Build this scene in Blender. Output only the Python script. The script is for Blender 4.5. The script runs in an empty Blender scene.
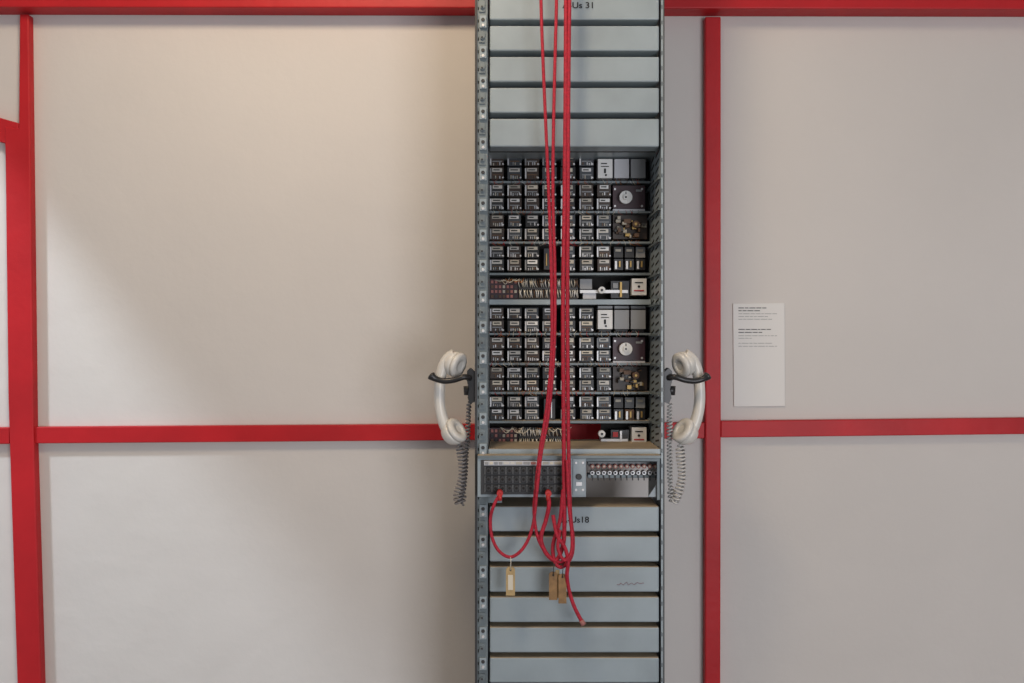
import bpy, bmesh, math, random
from mathutils import Vector, Matrix
random.seed(7)
D=2.2; H=1.45; F=880.0
def P(px,py,y):
    d=D+y
    return Vector(((px-512)/F*d, y, H+(341.5-py)/F*d))
def floor_py(y): return 341.5+H*F/(D+y)
sc=bpy.context.scene
sc.view_settings.view_transform='Standard'
# ---------- materials ----------
def mat(name,col,rough=0.5,metal=0.0,var=0.0,vscale=8.0,bump=0.0,bscale=60.0,col2=None,spec=0.5):
    m=bpy.data.materials.new(name); m.use_nodes=True
    nt=m.node_tree; b=nt.nodes['Principled BSDF']
    b.inputs['Base Color'].default_value=(*col,1); b.inputs['Roughness'].default_value=rough
    b.inputs['Metallic'].default_value=metal
    b.inputs['Specular IOR Level'].default_value=spec
    tc=nt.nodes.new('ShaderNodeTexCoord')
    if var>0:
        n=nt.nodes.new('ShaderNodeTexNoise'); n.inputs['Scale'].default_value=vscale; n.inputs['Detail'].default_value=6
        r=nt.nodes.new('ShaderNodeValToRGB')
        c2=col2 if col2 else tuple(c*(1-var) for c in col)
        r.color_ramp.elements[0].position=0.35; r.color_ramp.elements[0].color=(*c2,1)
        r.color_ramp.elements[1].position=0.65; r.color_ramp.elements[1].color=(*col,1)
        nt.links.new(tc.outputs['Object'],n.inputs['Vector']); nt.links.new(n.outputs['Fac'],r.inputs['Fac'])
        nt.links.new(r.outputs['Color'],b.inputs['Base Color'])
    if bump>0:
        n2=nt.nodes.new('ShaderNodeTexNoise'); n2.inputs['Scale'].default_value=bscale; n2.inputs['Detail'].default_value=5
        bp=nt.nodes.new('ShaderNodeBump'); bp.inputs['Strength'].default_value=bump; bp.inputs['Distance'].default_value=0.004
        nt.links.new(tc.outputs['Object'],n2.inputs['Vector']); nt.links.new(n2.outputs['Fac'],bp.inputs['Height'])
        nt.links.new(bp.outputs['Normal'],b.inputs['Normal'])
    return m
M={}
M['wall']=mat('plaster',(0.645,0.615,0.585),0.85,var=0.05,vscale=1.6,bump=1.0,bscale=8,spec=0.2)
M['floor']=mat('floor_lino',(0.22,0.19,0.17),0.6,var=0.2,bump=0.1)
M['ceil']=mat('ceiling_paint',(0.6,0.58,0.55),0.9)
M['red']=mat('red_paint',(0.52,0.012,0.018),0.5,var=0.2,vscale=5,bump=0.25,bscale=40,spec=0.35)
M['blue']=mat('bluegrey_enamel',(0.325,0.385,0.415),0.33,var=0.14,vscale=9,bump=0.08,bscale=30)
M['blued']=mat('bluegrey_frame',(0.20,0.24,0.255),0.45,var=0.3,vscale=14,metal=0.1)
M['dust_lit']=mat('warm_lit_dusty_enamel',(0.42,0.34,0.24),0.7,var=0.2,vscale=20)  # upward faces: dust tan, with warm reflected light put into the colour
M['dark']=mat('dark_steel',(0.045,0.045,0.047),0.5,metal=0.2)
M['black']=mat('black_bakelite',(0.018,0.018,0.019),0.35)
M['slate']=mat('slate_bakelite',(0.050,0.058,0.068),0.4)
M['brownblk']=mat('brown_black_bakelite',(0.045,0.028,0.020),0.4)
M['void']=mat('inner_shadow_black',(0.014,0.013,0.012),0.9)
M['white']=mat('label_white',(0.76,0.76,0.74),0.6)
M['labelb']=mat('label_relay',(0.60,0.58,0.53),0.6)
M['labeld']=mat('label_aged',(0.45,0.42,0.35),0.6)
M['grey']=mat('grey_plastic',(0.27,0.28,0.29),0.5)
M['lgrey']=mat('light_grey_plastic',(0.52,0.53,0.56),0.5)
M['steel']=mat('steel',(0.65,0.65,0.65),0.4,metal=0.4)
M['brass']=mat('brass',(0.45,0.30,0.10),0.4,metal=0.5)
M['purple']=mat('dark_purple_panel',(0.042,0.014,0.022),0.4)
M['brown']=mat('brown_pertinax',(0.15,0.075,0.034),0.5,var=0.5,vscale=60)
M['orange']=mat('orange_wire',(0.42,0.15,0.04),0.6)
M['ink']=mat('ink',(0.02,0.02,0.022),0.8)
M['inkm']=mat('ink_mid',(0.10,0.10,0.10),0.8)
M['inkg']=mat('ink_grey',(0.30,0.30,0.30),0.8)
M['redp']=mat('red_plastic',(0.45,0.02,0.02),0.5)
M['pink']=mat('faded_pink',(0.38,0.15,0.13),0.6)
M['cream']=mat('cream_insulation',(0.66,0.60,0.48),0.6)
M['ivory']=mat('ivory_handset',(0.68,0.66,0.61),0.3,var=0.04)
M['cord']=mat('red_textile_cord',(0.50,0.010,0.035),0.6,var=0.35,vscale=220,bump=0.5,bscale=400)
M['gcord']=mat('grey_coil_cord',(0.50,0.49,0.47),0.45)
M['gcord_shaded']=mat('shaded_coil_cord',(0.18,0.17,0.17),0.45)  # left cord in shadow: shade put into a darker grey
M['wood']=mat('tag_wood',(0.32,0.18,0.07),0.6,var=0.4,vscale=60)
M['wood2']=mat('tag_card',(0.50,0.35,0.16),0.6,var=0.3,vscale=60)
M['paper']=mat('paper',(0.76,0.745,0.72),0.8)
M['redink']=mat('red_ink',(0.22,0.04,0.05),0.8)
# ---------- builder ----------
class B:
    def __init__(s): s.bm=bmesh.new(); s.mats=[]
    def mi(s,k):
        if k not in s.mats: s.mats.append(k)
        return s.mats.index(k)
    def hexa(s,f,b,m,top=None):
        v=[s.bm.verts.new(p) for p in list(f)+list(b)]
        idx=[(3,2,1,0),(4,5,6,7),(0,1,5,4),(1,2,6,5),(2,3,7,6),(3,0,4,7)]
        for n,i in enumerate(idx):
            fc=s.bm.faces.new([v[j] for j in i]); fc.material_index=s.mi(top if (top and n==2) else m)
    def wbox(s,x0,x1,y0,y1,z0,z1,m,top=None):
        s.hexa([Vector((x0,y0,z1)),Vector((x1,y0,z1)),Vector((x1,y0,z0)),Vector((x0,y0,z0))],
               [Vector((x0,y1,z1)),Vector((x1,y1,z1)),Vector((x1,y1,z0)),Vector((x0,y1,z0))],m,top)
    def box(s,x0,y0,x1,y1,yf,yb,m,top=None):
        a=P(x0,y0,yf); c=P(x1,y1,yf)
        s.wbox(a.x,c.x,yf,yb,c.z,a.z,m,top)
    def cyl(s,c,axis,r,h,m,seg=16,r2=None):
        axis=Vector(axis).normalized(); q=axis.to_track_quat('Z','Y').to_matrix()
        r2=r if r2 is None else r2
        A=[];Bv=[]
        for i in range(seg):
            t=2*math.pi*i/seg; d=q@Vector((math.cos(t),math.sin(t),0))
            A.append(s.bm.verts.new(c+d*r)); Bv.append(s.bm.verts.new(c+axis*h+d*r2))
        k=s.mi(m)
        for i in range(seg):
            j=(i+1)%seg; f=s.bm.faces.new((A[i],A[j],Bv[j],Bv[i])); f.material_index=k; f.smooth=True
        f=s.bm.faces.new(A[::-1]); f.material_index=k
        f=s.bm.faces.new(Bv); f.material_index=k
    def pcyl(s,px,py,yf,rpx,h,m,seg=14,r2px=None):
        k=(D+yf)/F
        s.cyl(P(px,py,yf)+Vector((0,h,0)),(0,-1,0),rpx*k,h,m,seg,(r2px*k if r2px is not None else None))
    def prism(s,pts,yf,yb,m):
        w=[P(a,b,yf) for a,b in pts]
        f=[s.bm.verts.new(p) for p in w]; b=[s.bm.verts.new(Vector((p.x,yb,p.z))) for p in w]
        k=s.mi(m); n=len(f)
        s.bm.faces.new(f).material_index=k; s.bm.faces.new(b[::-1]).material_index=k
        for i in range(n):
            j=(i+1)%n; s.bm.faces.new((f[i],b[i],b[j],f[j])).material_index=k
    def lathe(s,c,axis,prof,m,seg=28):
        axis=Vector(axis).normalized(); q=axis.to_track_quat('Z','Y').to_matrix(); k=s.mi(m)
        rings=[]
        for (r,h) in prof:
            rings.append([s.bm.verts.new(c+axis*h+q@Vector((math.cos(2*math.pi*i/seg)*r,math.sin(2*math.pi*i/seg)*r,0))) for i in range(seg)])
        for a,b in zip(rings,rings[1:]):
            for i in range(seg):
                j=(i+1)%seg; f=s.bm.faces.new((a[i],a[j],b[j],b[i])); f.material_index=k; f.smooth=True
        s.bm.faces.new(rings[0][::-1]).material_index=k; s.bm.faces.new(rings[-1]).material_index=k
    def tube(s,pts,rad,m,seg=16,flat=1.0):
        k=s.mi(m); rings=[]; n=len(pts)
        up=Vector((0,1,0))
        for i,p in enumerate(pts):
            t=(pts[min(i+1,n-1)]-pts[max(i-1,0)]).normalized()
            if abs(t.dot(up))>0.97: up=Vector((1,0,0))
            a=up-t*up.dot(t); a.normalize(); b=t.cross(a)
            r=rad[i]
            rings.append([s.bm.verts.new(p+a*math.cos(2*math.pi*q/seg)*r*flat+b*math.sin(2*math.pi*q/seg)*r) for q in range(seg)])
        for a,b in zip(rings,rings[1:]):
            for i in range(seg):
                j=(i+1)%seg; f=s.bm.faces.new((a[i],a[j],b[j],b[i])); f.material_index=k; f.smooth=True
        s.bm.faces.new(rings[0][::-1]).material_index=k; s.bm.faces.new(rings[-1]).material_index=k
    def done(s,name,parent=None,bevel=0):
        bmesh.ops.recalc_face_normals(s.bm,faces=s.bm.faces)
        me=bpy.data.meshes.new(name); s.bm.to_mesh(me); s.bm.free()
        for k in s.mats: me.materials.append(M[k])
        o=bpy.data.objects.new(name,me); sc.collection.objects.link(o)
        if parent: o.parent=parent
        if bevel:
            md=o.modifiers.new('bevel','BEVEL'); md.width=bevel; md.segments=2; md.limit_method='ANGLE'; md.angle_limit=math.radians(40)
        return o
def empty(name):
    o=bpy.data.objects.new(name,None); sc.collection.objects.link(o); return o
def catmull(pts,n=10):
    out=[]; p=[pts[0]]+list(pts)+[pts[-1]]
    for i in range(1,len(p)-2):
        for j in range(n):
            t=j/n; a,b,c,d=p[i-1],p[i],p[i+1],p[i+2]
            out.append(0.5*((2*b)+(c-a)*t+(2*a-5*b+4*c-d)*t*t+(3*b-a-3*c+d)*t**3))
    out.append(pts[-1]); return out
def curve(name,pts,r,m,parent=None,res=4):
    cu=bpy.data.curves.new(name,'CURVE'); cu.dimensions='3D'; cu.bevel_depth=r; cu.bevel_resolution=res; cu.use_fill_caps=True
    sp=cu.splines.new('POLY'); sp.points.add(len(pts)-1)
    for i,p in enumerate(pts): sp.points[i].co=(*p,1)
    sp.use_smooth=True
    cu.materials.append(M[m]); o=bpy.data.objects.new(name,cu); sc.collection.objects.link(o)
    if parent: o.parent=parent
    return o
def text(name,s,px,py,y,hpx,m,parent,sx=1.0):
    cu=bpy.data.curves.new(name,'FONT'); cu.body=s; k=(D+y)/F
    cu.size=hpx*k/0.7; cu.align_x='LEFT'; cu.align_y='CENTER'; cu.offset=0.00025
    cu.materials.append(M[m]); o=bpy.data.objects.new(name,cu); sc.collection.objects.link(o)
    o.location=P(px,py,y); o.rotation_euler=(math.pi/2,0,0); o.scale=(sx,1,1)
    if parent: o.parent=parent
    return o
# ---------- room ----------
XL,XR,YF,ZC=-1.75,2.6,-4.6,3.0
b=B(); b.wbox(XL,XR,0,0.12,0,ZC,'wall'); b.done('wall_back')
b=B(); b.wbox(XL-0.12,XR+.12,YF,0.12,-0.1,0,'floor'); b.done('floor')
b=B(); b.wbox(XL-0.12,XR+.12,YF,0.12,ZC,ZC+0.1,'ceil'); b.done('ceiling')
LZ=2.62
b=B()
b.wbox(XL-0.04,XL,YF,0.12,0,0.35,'wall'); b.wbox(XL-0.04,XL,YF,0.12,LZ,ZC,'wall')
b.wbox(XL-0.04,XL,-0.12,0.12,0.35,LZ,'wall'); b.wbox(XL-0.04,XL,YF,-2.4,0.35,LZ,'wall')
b.done('wall_left')
b=B()
for (y0,y1,z0,z1) in ((-2.4,-2.35,.35,LZ),(-0.17,-0.12,.35,LZ),(-2.35,-0.17,.35,.40)):
    b.wbox(XL-0.035,XL-0.005,y0,y1,z0,z1,'white')
b.done('window_1')
b=B(); b.wbox(XR,XR+0.12,YF,0.12,0,ZC,'wall'); b.done('wall_right')
# beams
yf=-0.024
fb=floor_py(yf)-0.5
LX=-166
top=B(); top.prism([(LX,-22),(LX,6.5),(1500,10),(1500,-16)],-0.055,0.0,'red'); top.done('trim_1',bevel=0.003)
lp=B(); lp.prism([(19.5,14),(28.5,14),(33.5,430),(41,683),(47,fb),(23,fb),(17,683),(8,400),(5,150),(4,126),(18.5,128)],yf,0,'red'); lp.done('trim_2',bevel=0.003)
rp=B(); rp.prism([(705.3,16.5),(721,16.5),(721,440),(720,fb),(704.8,fb),(705.3,440)],yf,0,'red'); rp.done('trim_3',bevel=0.003)
y2=-0.018
m1=B(); m1.prism([(34,427),(705,422.5),(705,438.5),(34,443.5)],y2,0,'red'); m1.done('trim_4',bevel=0.002)
m2=B(); m2.prism([(721,421),(1480,413),(1480,429),(721,437.5)],y2,0,'red'); m2.done('trim_5',bevel=0.002)
m3=B(); m3.prism([(LX,429),(9,427.5),(9,444),(LX,446)],y2,0,'red'); m3.done('trim_6',bevel=0.002)
m4=B(); m4.prism([(LX,70),(18.4,123),(18.4,147),(LX,94)],-0.022,0,'red'); m4.done('trim_7',bevel=0.002)

# ---------- rack ----------
rack=empty('telephone_exchange_rack')
RF=-0.32
SB=-0.13
b=B()
xl=P(475,0,RF).x; xr=P(664,0,RF).x; k=(D+RF)/F
ZT=2.75
b.wbox(xl,xl+0.004,RF,SB,0,ZT,'dark')
b.wbox(xl,xl+2.2*k,RF-0.006,RF,0,ZT,'dark')
b.wbox(xr-0.004,xr,RF,SB,0,ZT,'blued')
b.wbox(xr-3.2*k,xr-0.3*k,RF-0.004,RF,0,ZT,'blue')
b.wbox(xr-0.9*k,xr,RF-0.006,RF,0,ZT,'dark')
b.wbox(xl+2.2*k,xl+12.2*k,RF-0.002,RF+0.002,0,ZT,'blued')
b.wbox(xl+12*k,xl+12.8*k,RF,-0.14,0,ZT,'blued')
b.wbox(xl,xr,RF-0.01,SB,ZT-0.03,ZT,'dark')
b.wbox(xl,xr,RF-0.01,SB,0,0.05,'dark')
b.done('frame',rack)
b=B()
def lug(y,kind):
    if kind==0:
        b.box(479.5,y,486.5,y+12,RF-0.008,RF-0.002,'blue')
        b.pcyl(483,y+4,RF-0.010,1.8,0.003,'dark'); b.pcyl(483,y+9.5,RF-0.011,1.5,0.004,'steel')
    else:
        b.box(479,y,485,y+11,RF-0.005,RF-0.002,'blued')
        b.pcyl(482,y+5.5,RF-0.009,2.2,0.005,'blued'); b.pcyl(482,y+5.5,RF-0.011,1.0,0.003,'dark')
y=-260
while y<1000:
    lug(y,0); lug(y+16,1)
    for q in range(3): b.box(477.8,y+4+q*9,478.8,y+7+q*9,RF-0.003,RF-0.001,'void')
    for q in range(2): b.box(661.6,y+5+q*15,662.4,y+9+q*15,RF-0.0046,RF-0.002,'void')
    y+=30.6
b.done('upright_lugs',rack,bevel=0.0004)
b=B()
def cover(y0,y1,depth=0.045,x0=488.6,x1=659.5,topm=None):
    yb=RF+depth
    f0=P(x0+1.2,y0+0.6,RF); f1=P(x1-0.4,y1-0.4,RF)
    a0=P(x0,y0,RF); a1=P(x1,y1,RF)
    fr=[Vector((f0.x,RF,f0.z)),Vector((f1.x,RF,f0.z)),Vector((f1.x,RF,f1.z)),Vector((f0.x,RF,f1.z))]
    bk=[Vector((a0.x,yb,a0.z)),Vector((a1.x,yb,a0.z)),Vector((a1.x,yb,a1.z)),Vector((a0.x,yb,a1.z))]
    b.hexa(fr,bk,'blue',topm)
for (y0,y1) in [(-254,-229),(-223,-198),(-192,-167),(-161,-136),(-130,-105),(-99,-74),(-68,-43),(-37,-12),(-6,20),(25,51),(56,82),(87,113),(118,147)]:
    cover(y0,y1)
cover(506,532,0.11,topm='dust_lit')
yy=536
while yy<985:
    cover(yy,yy+26.2,0.05,topm='dust_lit'); yy+=30.3
b.done('shelf_covers',rack,bevel=0.003)
b=B()
z150=P(0,152,RF+0.05).z
b.wbox(xl+0.03,xr-0.01,RF+0.052,RF+0.056,z150,ZT-0.03,'dark')
b.wbox(xl+0.03,xr-0.01,RF+0.12,RF+0.124,0.05,P(0,508,RF).z,'dark')
b.box(488,145,660,149,RF+0.045,-0.13,'blue')
b.done('back_sheets',rack)
text('shelf_number','A-Us 31',562.5,5.5,RF-0.0015,6.0,'ink',rack,1.12)
text('shelf_number_lower','A-Us18',561.5,520,RF-0.0015,6.0,'ink',rack,1.05)
pts=[P(a,c,RF-0.0010) for a,c in [(617,584.5),(619,585),(621,583),(623,585),(627,582),(628,585),(632,583),(634,585),(637,582.5),(640,583.5),(644,583)]]
curve('handwritten_mark',pts,0.0004,'redink',rack,1)
# interior
RL=-0.175
b=B()
BK=-0.135
b.box(488,149,655,424,BK,BK+0.004,'void')
b.box(488,424,566,450,BK,BK+0.004,'void'); b.box(601,424,655,450,BK,BK+0.004,'void')
for y,t,m in [(151.5,2,'blued'),(182,2,'blued'),(212,2,'blued'),(242.5,2,'blued'),(274,2.2,'blued'),(302,5,'blue'),(334,2,'blued'),(364,2.2,'blued'),(393,2.2,'blued'),(422,2.4,'blued')]:
    b.box(489.5,y-t/2,651,y+t/2,RL-0.015,BK,m,'dust_lit')
b.box(488.5,449,660.5,454,RF+0.0,BK,'blue','dust_lit')
xs=P(661.5,0,RF).x
b.wbox(xs,xs+0.003,RF+0.002,BK,P(0,452,RF).z,P(0,148,RF).z,'blue')
rows=[152,183,213,244,275,305,335,365,394,423,450]
for r0,r1 in zip(rows,rows[1:]):
    for q in range(4):
        t=(q+0.5)/4; yc=r0+(r1-r0)*t
        z=P(0,yc,-0.25).z
        for (ya,yb_) in ((-0.285,-0.245),(-0.222,-0.190)):
            b.hexa([Vector((xs-0.0008,ya,z+0.005)),Vector((xs,ya,z+0.005)),Vector((xs,ya,z+0.001)),Vector((xs-0.0008,ya,z+0.001))],
                   [Vector((xs-0.0008,yb_,z-0.001)),Vector((xs,yb_,z-0.001)),Vector((xs,yb_,z-0.005)),Vector((xs-0.0008,yb_,z-0.005))],'void')
    z=P(0,r1,-0.25).z
    b.wbox(xs-0.006,xs,RF+0.01,BK,z-0.002,z+0.002,'blued')
b.done('interior_frame',rack)
b=B(); det=B()
COL=[497,514.5,532,549.5,568,586.5,604]
def relay(cx,y0,h):
    body=random.choice(['black','black','brownblk','slate'])
    for s in range(2):
        yy=y0+s*h/2; hh=h/2-1.0
        dy=random.uniform(-0.007,0.007)
        w=random.uniform(6.2,7.3)
        b.box(cx-w,yy+0.3,cx+w,yy+hh,RL+dy,BK,body)
        lm=random.choice(['labelb','labelb','labeld','labeld','white','cream'])
        lx=random.uniform(-5.4,-4.2)
        b.box(cx+lx,yy+1.2,cx+random.uniform(4.2,5.8),yy+random.uniform(4.2,5.2),RL-0.0015+dy,RL+dy,lm)
        b.box(cx+lx+1.2,yy+2.3,cx+random.uniform(1.0,3.4),yy+3.4,RL-0.0022+dy,RL-0.001+dy,'ink')
        if random.random()<0.75: b.box(cx-7.0,yy+1.2,cx-5.6,yy+hh-1,RL-0.004+dy,RL+dy,random.choice(['steel','grey','steel','lgrey']))
        b.box(cx-4.6,yy+hh-5.2,cx+5.0,yy+hh-4.3,RL-0.0015+dy,RL+dy,random.choice(['grey','brown','grey']))
        for q in range(5):
            if random.random()<0.15: continue
            x=cx-4+q*2.1
            b.box(x,yy+hh-random.uniform(3.0,4.4),x+1.0,yy+hh-0.6-random.random(),RL-0.003+dy,RL+dy,random.choice(['steel','lgrey','grey','labeld','brown']))
        b.pcyl(cx+6.0,yy+hh-2.0,RL-0.004+dy,0.9,0.004,'steel',8)
rr=[(153.5,27),(184,27),(214.5,26.5),(245.5,26.5),(None,0),(307.5,25.5),(337,25.5),(367,25),(396,25)]
miss={(3,3),(8,3),(0,6),(5,6)}
for ri,(y0,h) in enumerate(rr):
    if y0 is None: continue
    for ci,cx in enumerate(COL):
        if (ri,ci) in miss: continue
        relay(cx,y0,h)
for y0 in (245.5,396): 
    b.box(544,y0+3,555,y0+24,RL+0.012,BK,'dark'); b.box(546,y0+8,547,y0+20,RL+0.008,BK,'brass'); b.box(551,y0+6,552,y0+22,RL+0.008,BK,'steel')
for y0,cols in ((159,('white','lgrey','grey')),(310,('white','grey','grey'))):
    for i,m in enumerate(cols):
        x0=598+i*16.5
        b.box(x0,y0,x0+14.5,y0+19,RL-0.012,BK,m)
        b.box(x0,y0-4,x0+14.5,y0-1.5,RL-0.002,BK,'grey')
        b.box(x0+1,y0+19.5,x0+13,y0+22.5,RL,BK,'dark')
    b.box(601,y0+4,607,y0+5,RL-0.013,RL-0.011,'ink'); b.box(601,y0+7,609,y0+7.8,RL-0.013,RL-0.011,'ink'); b.box(604,y0+9.5,606,y0+14,RL-0.013,RL-0.011,'ink')
    b.pcyl(606,y0+16,RL-0.014,1.0,0.003,'ink',8)
for y0 in (185.5,337.5):
    b.box(613,y0,645,y0+23,RL-0.004,BK,'purple')
    b.box(613,y0+23.5,645,y0+25.5,RL-0.010,BK,'lgrey')
    cx,cy=626,y0+11.5
    b.pcyl(cx,cy,RL-0.020,6.4,0.016,'white',24); b.pcyl(cx,cy,RL-0.026,2.6,0.006,'white',18); b.pcyl(cx,cy,RL-0.027,1.0,0.001,'ink',12)
    b.box(cx-0.5,cy-5.4,cx+0.5,cy-2.9,RL-0.0206,RL-0.019,'ink')
    for (dx,dy) in ((-11,-8),(-11,9),(16,-8),(16,9)): b.pcyl(cx+dx,cy+dy,RL-0.007,1.1,0.004,'steel',10)
    b.box(636,y0+4,642,y0+6,RL-0.006,RL-0.003,'grey')
for y0 in (215,366.5):
    b.box(613,y0,647,y0+24,RL+0.01,BK,'brownblk')
    for _ in range(26):
        x=random.uniform(614,642); yy=y0+random.uniform(1,20); w=random.uniform(1.2,5); hh=random.uniform(1.0,4)
        b.box(x,yy,x+w,yy+hh,RL-random.uniform(0,0.012),RL+0.012,random.choice(['brown','dark','brown','brown','brass','labeld','black','brownblk']))
    b.pcyl(636,y0+9,RL-0.014,3.4,0.025,'brown',16); b.pcyl(636,y0+9,RL-0.016,1.4,0.004,'brass',10)
    b.pcyl(621,y0+14,RL-0.010,2.6,0.02,'dark',14)
    b.box(624,y0+4,631,y0+8,RL-0.012,RL+0.01,'brown')
for y0 in (246,396.5):
    for i in range(3):
        x=614+i*11
        b.box(x,y0+1,x+9,y0+11.5,RL+0.002,BK,random.choice(['black','grey','dark']))
        b.box(x,y0+13,x+9,y0+24,RL+0.002,BK,random.choice(['black','black','brown']))
        b.box(x+1.5,y0+3,x+7,y0+5.5,RL-0.001,RL+0.002,'labeld')
        b.box(x+1,y0+15,x+3,y0+23,RL-0.004,RL+0.002,'steel'); b.box(x+5,y0+15,x+6.5,y0+21,RL-0.004,RL+0.002,'brass')
for y0,fl in ((277,0),(426,1)):
    b.box(489.5,y0+2,518,y0+22,RL,BK,'purple')
    for i in range(7):
        for j in range(4):
            b.box(491+i*3.9,y0+3.5+j*4.8,493.4+i*3.9,y0+6.3+j*4.8,RL-0.004,RL,random.choice(['pink','dark','brown','pink','labeld']))
    b.box(518.5,y0+1.5,578 if not fl else 568,y0+22,RL+0.004,BK,'dark')
    xe=578 if not fl else 569
    x=519.5
    while x<xe:
        for j in range(2):
            c=[P(x,y0+2+j*10,RL+0.003),P(x+random.uniform(-1,1.6),y0+6+j*10,RL-0.008),P(x+random.uniform(0,2.2),y0+10.5+j*10,RL+0.002)]
            det.tube(catmull(c,3),[0.0012]*7,random.choice(['cream','labeld','cream','labelb','white','brown','labelb']),6)
        x+=2.0
    b.box(518.5,y0+10.6,xe,y0+12.2,RL-0.004,RL+0.004,'dark')
    for _ in range(12):
        x=random.uniform(492,560); w=random.uniform(5,16)
        c=[P(x,y0+random.uniform(1,3),RL-0.004),P(x+w/2,y0+random.uniform(2,8),RL-0.012),P(x+w,y0+random.uniform(0.5,3),RL-0.004)]
        det.tube(catmull(c,4),[0.0009]*9,random.choice(['orange','cream','cream','brown']),6)
    b.box(580 if not fl else 601,y0+13,628,y0+16,RL-0.002,BK,'steel')
    b.pcyl(602,y0+(13 if not fl else 8),RL-0.018,3.4,0.02,'white',18); b.pcyl(602,y0+(13 if not fl else 8),RL-0.020,1.3,0.004,'dark',10)
    b.box(611,y0+4,629,y0+21,RL+0.004,BK,'black'); b.box(613,y0+6,618,y0+11,RL,RL+0.004,'grey' if not fl else 'redp'); b.box(621,y0+8,626,y0+19,RL,RL+0.004,'dark')
    b.box(620,y0+5,622,y0+20,RL-0.004,RL+0.004,'brass' if not fl else 'steel')
    b.box(632,y0+1.5,646.5,y0+18,RL-0.012,BK,'white'); b.box(635,y0+5,643,y0+6,RL-0.0135,RL-0.0118,'ink'); b.box(634,y0+13,644,y0+14.2,RL-0.0135,RL-0.0118,'redp')
    b.pcyl(639,y0+9.5,RL-0.0135,1.3,0.003,'ink',8)
    if not fl:
        b.box(580,y0+2,592,y0+12,RL+0.002,BK,'grey'); b.box(583,y0+14,596,y0+22,RL+0.002,BK,'lgrey')
for y0 in (182,212,243,334,364,393):
    x=490
    while x<640:
        c=[P(x,y0-3.0,RL+0.0),P(x+random.uniform(-3,3),y0+0.3,RL-0.018),P(x+random.uniform(-3,4),y0+3.0,RL+0.0)]
        det.tube(catmull(c,2),[0.0007]*5,random.choice(['cream','steel','dark','pink','redp','brown','orange']),5)
        x+=random.uniform(2,5)
b.done('relays',rack); det.done('wiring',rack)
# jack box
JF=-0.345
b=B()
b.box(477.5,457,586,497,JF,RF+0.15,'blue','dust_lit')
b.box(477.5,455.5,661,458.5,JF-0.004,RF+0.15,'blued','dust_lit')
b.box(481,460,571,494.5,JF-0.003,JF,'dark')
b.box(484,461,569,465.5,JF-0.006,JF-0.003,'lgrey')
x=485
while x<566:
    w=random.uniform(3,7); b.box(x,462,min(x+w,568),464.6,JF-0.0072,JF-0.006,random.choice(['labelb','pink','cream','inkg','grey','labeld'])); x+=w+1.2
for r in range(3):
    y0=467+r*8.8
    b.box(485,y0,569,y0+7.4,JF-0.007,JF-0.003,'black')
    for c in range(12):
        cx=488.5+c*7.0
        b.pcyl(cx,y0+3.7,JF-0.0105,2.5,0.0035,'dark',14); b.pcyl(cx,y0+3.7,JF-0.0112,1.4,0.0012,'void',10)
    for c in range(13): b.box(484.7+c*7,y0,485.2+c*7,y0+7.4,JF-0.0085,JF-0.007,'grey')
for (x,y) in ((576,463),(583,463),(576,490),(583,490)): b.pcyl(x,y,JF-0.004,1.3,0.004,'steel',10)
b.box(573,459,585,495,JF-0.0025,JF,'blue')
b.pcyl(579,477,JF-0.007,3.0,0.006,'dark',14); b.box(576,482,582,486,JF-0.004,JF,'steel')
CF=-0.27
b.box(586,458.5,660,461.5,RF,BK,'blued')
b.box(588,462,660,466,CF,CF+0.03,'grey'); b.box(588,474.5,660,478,CF,CF+0.03,'blued')
for i in range(12):
    cx=592.5+i*5.75
    b.pcyl(cx,466.5,CF-0.014,2.2,0.02,'pink',12); b.pcyl(cx,466.5,CF-0.016,1.2,0.003,'cream',8)
    b.pcyl(cx,473,CF-0.010,2.2,0.02,'steel',12); b.pcyl(cx,473,CF-0.012,1.1,0.003,'dark',8)
    b.box(cx-0.5,475,cx+0.5,480.5,CF-0.004,CF,'dark')
b.box(657,458,660.5,500,RF+0.002,RF+0.006,'blued')
b.prism([(648,497),(656,497),(656,485)],RF+0.01,RF+0.014,'blue')
b.box(488,494,502,503,RF+0.01,RF+0.02,'blued')
b.done('jack_panel',rack,bevel=0.0005)

# ---------- patch cords ----------
pc=empty('red_patch_cord_bundle')
CY=-0.375
def cord(name,pts,r,m='cord'):
    out=[]
    for i,q in enumerate(pts):
        y=q[2] if len(q)>2 else CY
        out.append(P(q[0],q[1],y))
    return curve(name,catmull(out,10),r,m,pc)
cord('cord_1',[(538,-266,-.34),(539.5,-100),(541,0),(543,60),(546,130),(549,200),(551.5,280),(551.5,350),(547,405),(540,450),(536,485),(534,512),(538,538),(548,555),(560,562),(568,556)],0.0034)
cord('cord_2',[(558,-266,-.34),(557.5,-100),(556.5,0),(555,60),(553.5,130,-.378),(553,200),(555,280),(554,350),(549,410),(541,455),(537,490,-.385),(533,525),(524,547),(511,557),(499,551),(492,537),(490.5,519),(494,505,-.38),(500,494,-.365)],0.0034)
cord('cord_3',[(566,-266,-.34),(566,-100),(566,0),(565.5,100),(564.5,200),(563,300),(563.5,400),(564,470),(564.5,520),(563,545),(556,560),(546,553),(541,538),(546,520),(549,505,-.38),(548,494,-.365)],0.0044)
cord('cord_4',[(572,-266,-.34),(571,-100),(569.5,0,-.38),(568.5,100),(568,200),(567.5,300),(568,400),(569,470),(570.5,515),(573,540),(571,557,-.38),(562,567),(555,562),(553,545),(560,520),(563,490)],0.0040)
cord('cord_5',[(553,515,-.383),(557,535,-.39),(565,548,-.39),(568,562,-.39),(567,575,-.385),(569,590),(574,606),(582,622)],0.0040)
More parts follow.
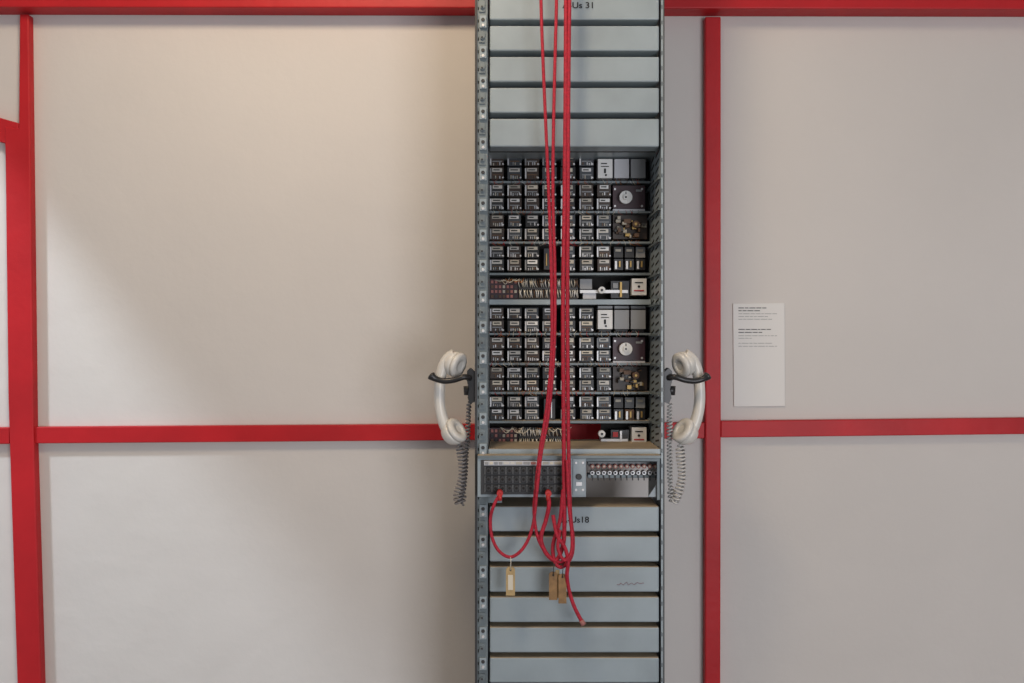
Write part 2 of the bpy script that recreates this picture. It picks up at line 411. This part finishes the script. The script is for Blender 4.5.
cord('cord_6',[(560,530,-.39),(558,548,-.392),(564,560,-.395),(571,553,-.392),(572,535,-.388),(569,505,-.385),(567,460,-.384)],0.0036)
b=B()
b.tube([P(581,620,CY),P(583.5,624.5,CY)],[0.005,0.006],'pink',10)
for px in (500,548):
    b.cyl(P(px,492,JF-0.010),(0,-1,0),0.0065,0.022,'redp',14); b.cyl(P(px,494,JF-0.028),(0,-0.35,-1),0.0050,0.014,'redp',12,0.0038)
b.done('plugs',pc)
b=B()
def tag(x0,y0,x1,y1,m,yd,strx,stry):
    c=2.2
    b.prism([(x0+c,y0),(x1-c,y0),(x1,y0+c),(x1,y1),(x0,y1),(x0,y0+c)],yd,yd+0.003,m)
    b.pcyl((x0+x1)/2,y0+3.2,yd-0.0006,1.0,0.0008,'ink',10)
    b.tube([P((x0+x1)/2,y0+3.2,yd-0.001),P((x0+x1)/2+0.4,(y0+stry)/2,yd-0.004),P(strx,stry,CY-0.003)],[0.0009]*3,'cream' if m=='wood2' else 'dark',6)
tag(506,567,515,595.5,'wood2',CY,510.5,557)
tag(549,572,557.5,600,'wood',CY,556,562)
tag(558.5,574,566.5,603.5,'wood',CY-0.006,563,563)
b.box(508,575,513,590,CY-0.0008,CY,'cream')
b.box(555.5,570,559.5,598,CY+0.004,CY+0.006,'wood2')
b.done('cord_tags',pc)

# ---------- handsets ----------
def handset(side):
    root=empty('telephone_handset')
    cxm=569.5
    def Q(px,py,y=-0.30):
        if side>0: px=2*cxm-px; 
        return P(px,py,y)
    sx=1 if side<0 else -1
    k=1.9/F
    b=B()
    path=catmull([Q(455,356),Q(448,359.5),Q(442.5,369),Q(439.8,384),Q(439.5,402),Q(442,417),Q(447,428.5),Q(454,435)],6)
    n=len(path)
    rad=[]
    for i in range(n):
        t=i/(n-1); rad.append(k*(5.4+2.6*abs(2*t-1)**3))
    rad[0]*=0.8; rad[-1]*=0.85
    b.tube(path,rad,'ivory',20,1.25)
    e_ax=Vector((sx*0.80,-0.42,-0.28)); m_ax=Vector((sx*0.70,-0.35,0.50))
    prof=lambda R:[(R*0.35,-R*0.75),(R*0.72,-R*0.55),(R*0.93,-R*0.2),(R,R*0.05),(R,R*0.22),(R*0.95,R*0.24),(R*0.95,R*0.30),(R*1.02,R*0.32),(R*1.02,R*0.55),(R*0.9,R*0.66),(R*0.4,R*0.70),(R*0.38,R*0.62)]
    b.lathe(Q(453.5,363.5),e_ax,prof(k*12.6),'ivory')
    b.lathe(Q(452.5,433),m_ax,prof(k*13),'ivory')
    b.done('handset_body',root)
    b=B()
    pl=[(470,368),(474.6,372),(474.6,402),(470,404),(467.5,398),(469,389),(466.5,380),(467,371)]
    if side>0: pl=[(2*cxm-a,c) for a,c in pl][::-1]
    b.prism(pl,-0.318,-0.285,'black')
    for yo in (-0.332,-0.268):
        pts=catmull([Q(470,378,yo*0.6-0.12),Q(464,377,yo),Q(454,380,yo),Q(444,381,yo),Q(435,378.5,yo),Q(430,374.5,yo)],5)
        b.tube(pts,[0.0062]*(len(pts)-6)+[0.0068,0.0075,0.0085,0.0095,0.0085,0.005],'black',12)
    b.tube([Q(432,377,-0.332),Q(432,377,-0.268)],[0.006,0.006],'black',10)
    b.tube([Q(468,386,-0.30),Q(468,395,-0.30)],[0.010,0.009],'black',12)
    b.done('cradle_hook',root,)
    if side<0:
        ctl=[Q(459,443,-0.30),Q(462,458,-0.30),Q(462,478,-0.30),Q(458,496,-0.30),Q(460,504,-0.295),Q(463,494,-0.29),Q(465,470,-0.285),Q(467.5,435,-0.285),Q(469,402,-0.29)]
        m='gcord_shaded'
    else:
        ctl=[Q(459,443,-0.30),Q(458,458,-0.30),Q(457,478,-0.30),Q(461,494,-0.30),Q(465,501,-0.295),Q(468,490,-0.29),Q(469,468,-0.285),Q(469.5,435,-0.285),Q(469,402,-0.29)]
        m='gcord'
    path=catmull(ctl,60)
    out=[]; L=0; pitch=0.0078; R=0.0078
    up=Vector((0,1,0))
    for i in range(len(path)-1):
        seg=(path[i+1]-path[i]).length; t=(path[i+1]-path[i]).normalized()
        a=up-t*up.dot(t); a.normalize(); c=t.cross(a)
        nsub=3
        for q in range(nsub):
            l=L+seg*q/nsub; p=path[i].lerp(path[i+1],q/nsub)
            th=2*math.pi*l/pitch
            rr=R*(1.0+0.12*math.sin(l*70))
            tt=i/len(path); 
            if tt>0.62: rr*=0.55
            rr*=min(1,max(0.05,l/0.012))
            out.append(p+a*math.cos(th)*rr+c*math.sin(th)*rr)
        L+=seg
    curve('coiled_cord',out,0.0021 if side<0 else 0.0023,m,root,2)
handset(-1); handset(1)

# ---------- wall label ----------
lab=empty('wall_text_label')
b=B(); b.prism([(733,303.5),(784.5,303),(785,406),(734,406.5)],-0.004,-0.0005,'paper'); b.done('label_sheet',lab,bevel=0.0006)
b=B()
def line(y,x1,h,m):
    x=738.5
    while x<x1-2:
        w=min(random.uniform(2,7),x1-x); b.box(x,y,x+w,y+h,-0.0046,-0.0035,m); x+=w+0.9
for y,x1 in [(307.5,769),(310.3,762)]: line(y,x1,0.85,'inkm')
for y,x1 in [(313.5,777),(316.3,768),(319,772)]: line(y,x1,0.5,'inkg')
for y,x1 in [(329,771),(332,765)]: line(y,x1,0.8,'inkm')
for y,x1 in [(335.5,777),(338,752)]: line(y,x1,0.5,'inkg')
line(343,774,0.5,'inkg'); line(346,777,0.5,'inkg'); 
b.done('label_print',lab)

# ---------- lights ----------
def area(name,loc,target,size,energy,col,sy=None):
    l=bpy.data.lights.new(name,'AREA'); l.energy=energy; l.color=col; l.size=size
    if sy: l.shape='RECTANGLE'; l.size_y=sy
    o=bpy.data.objects.new(name,l); sc.collection.objects.link(o); o.location=loc
    o.rotation_euler=(Vector(target)-Vector(loc)).to_track_quat('-Z','Y').to_euler(); return o
area('ceiling_lamp',(-0.40,-1.2,2.92),(-0.45,-0.1,1.6),0.4,19,(1,0.78,0.54))
area('window_light_right',(1.5,-3.6,1.2),(-0.1,0,1.1),1.4,50,(0.93,0.94,1.0),1.4)
area('sky_patch_light',(-2.95,-1.5,4.25),(-0.9,-0.2,1.2),0.24,130,(0.78,0.89,1.0),0.24)
w=bpy.data.worlds.new('world'); sc.world=w; w.use_nodes=True
w.node_tree.nodes['Background'].inputs[0].default_value=(0.90,0.94,1,1); w.node_tree.nodes['Background'].inputs[1].default_value=0.38
cam=bpy.data.cameras.new('camera'); co=bpy.data.objects.new('camera',cam); sc.collection.objects.link(co)
co.location=(0,-D,H); co.rotation_euler=(math.pi/2,0,0); cam.lens=F/1024*36; cam.sensor_width=36; cam.clip_start=0.05
sc.camera=co
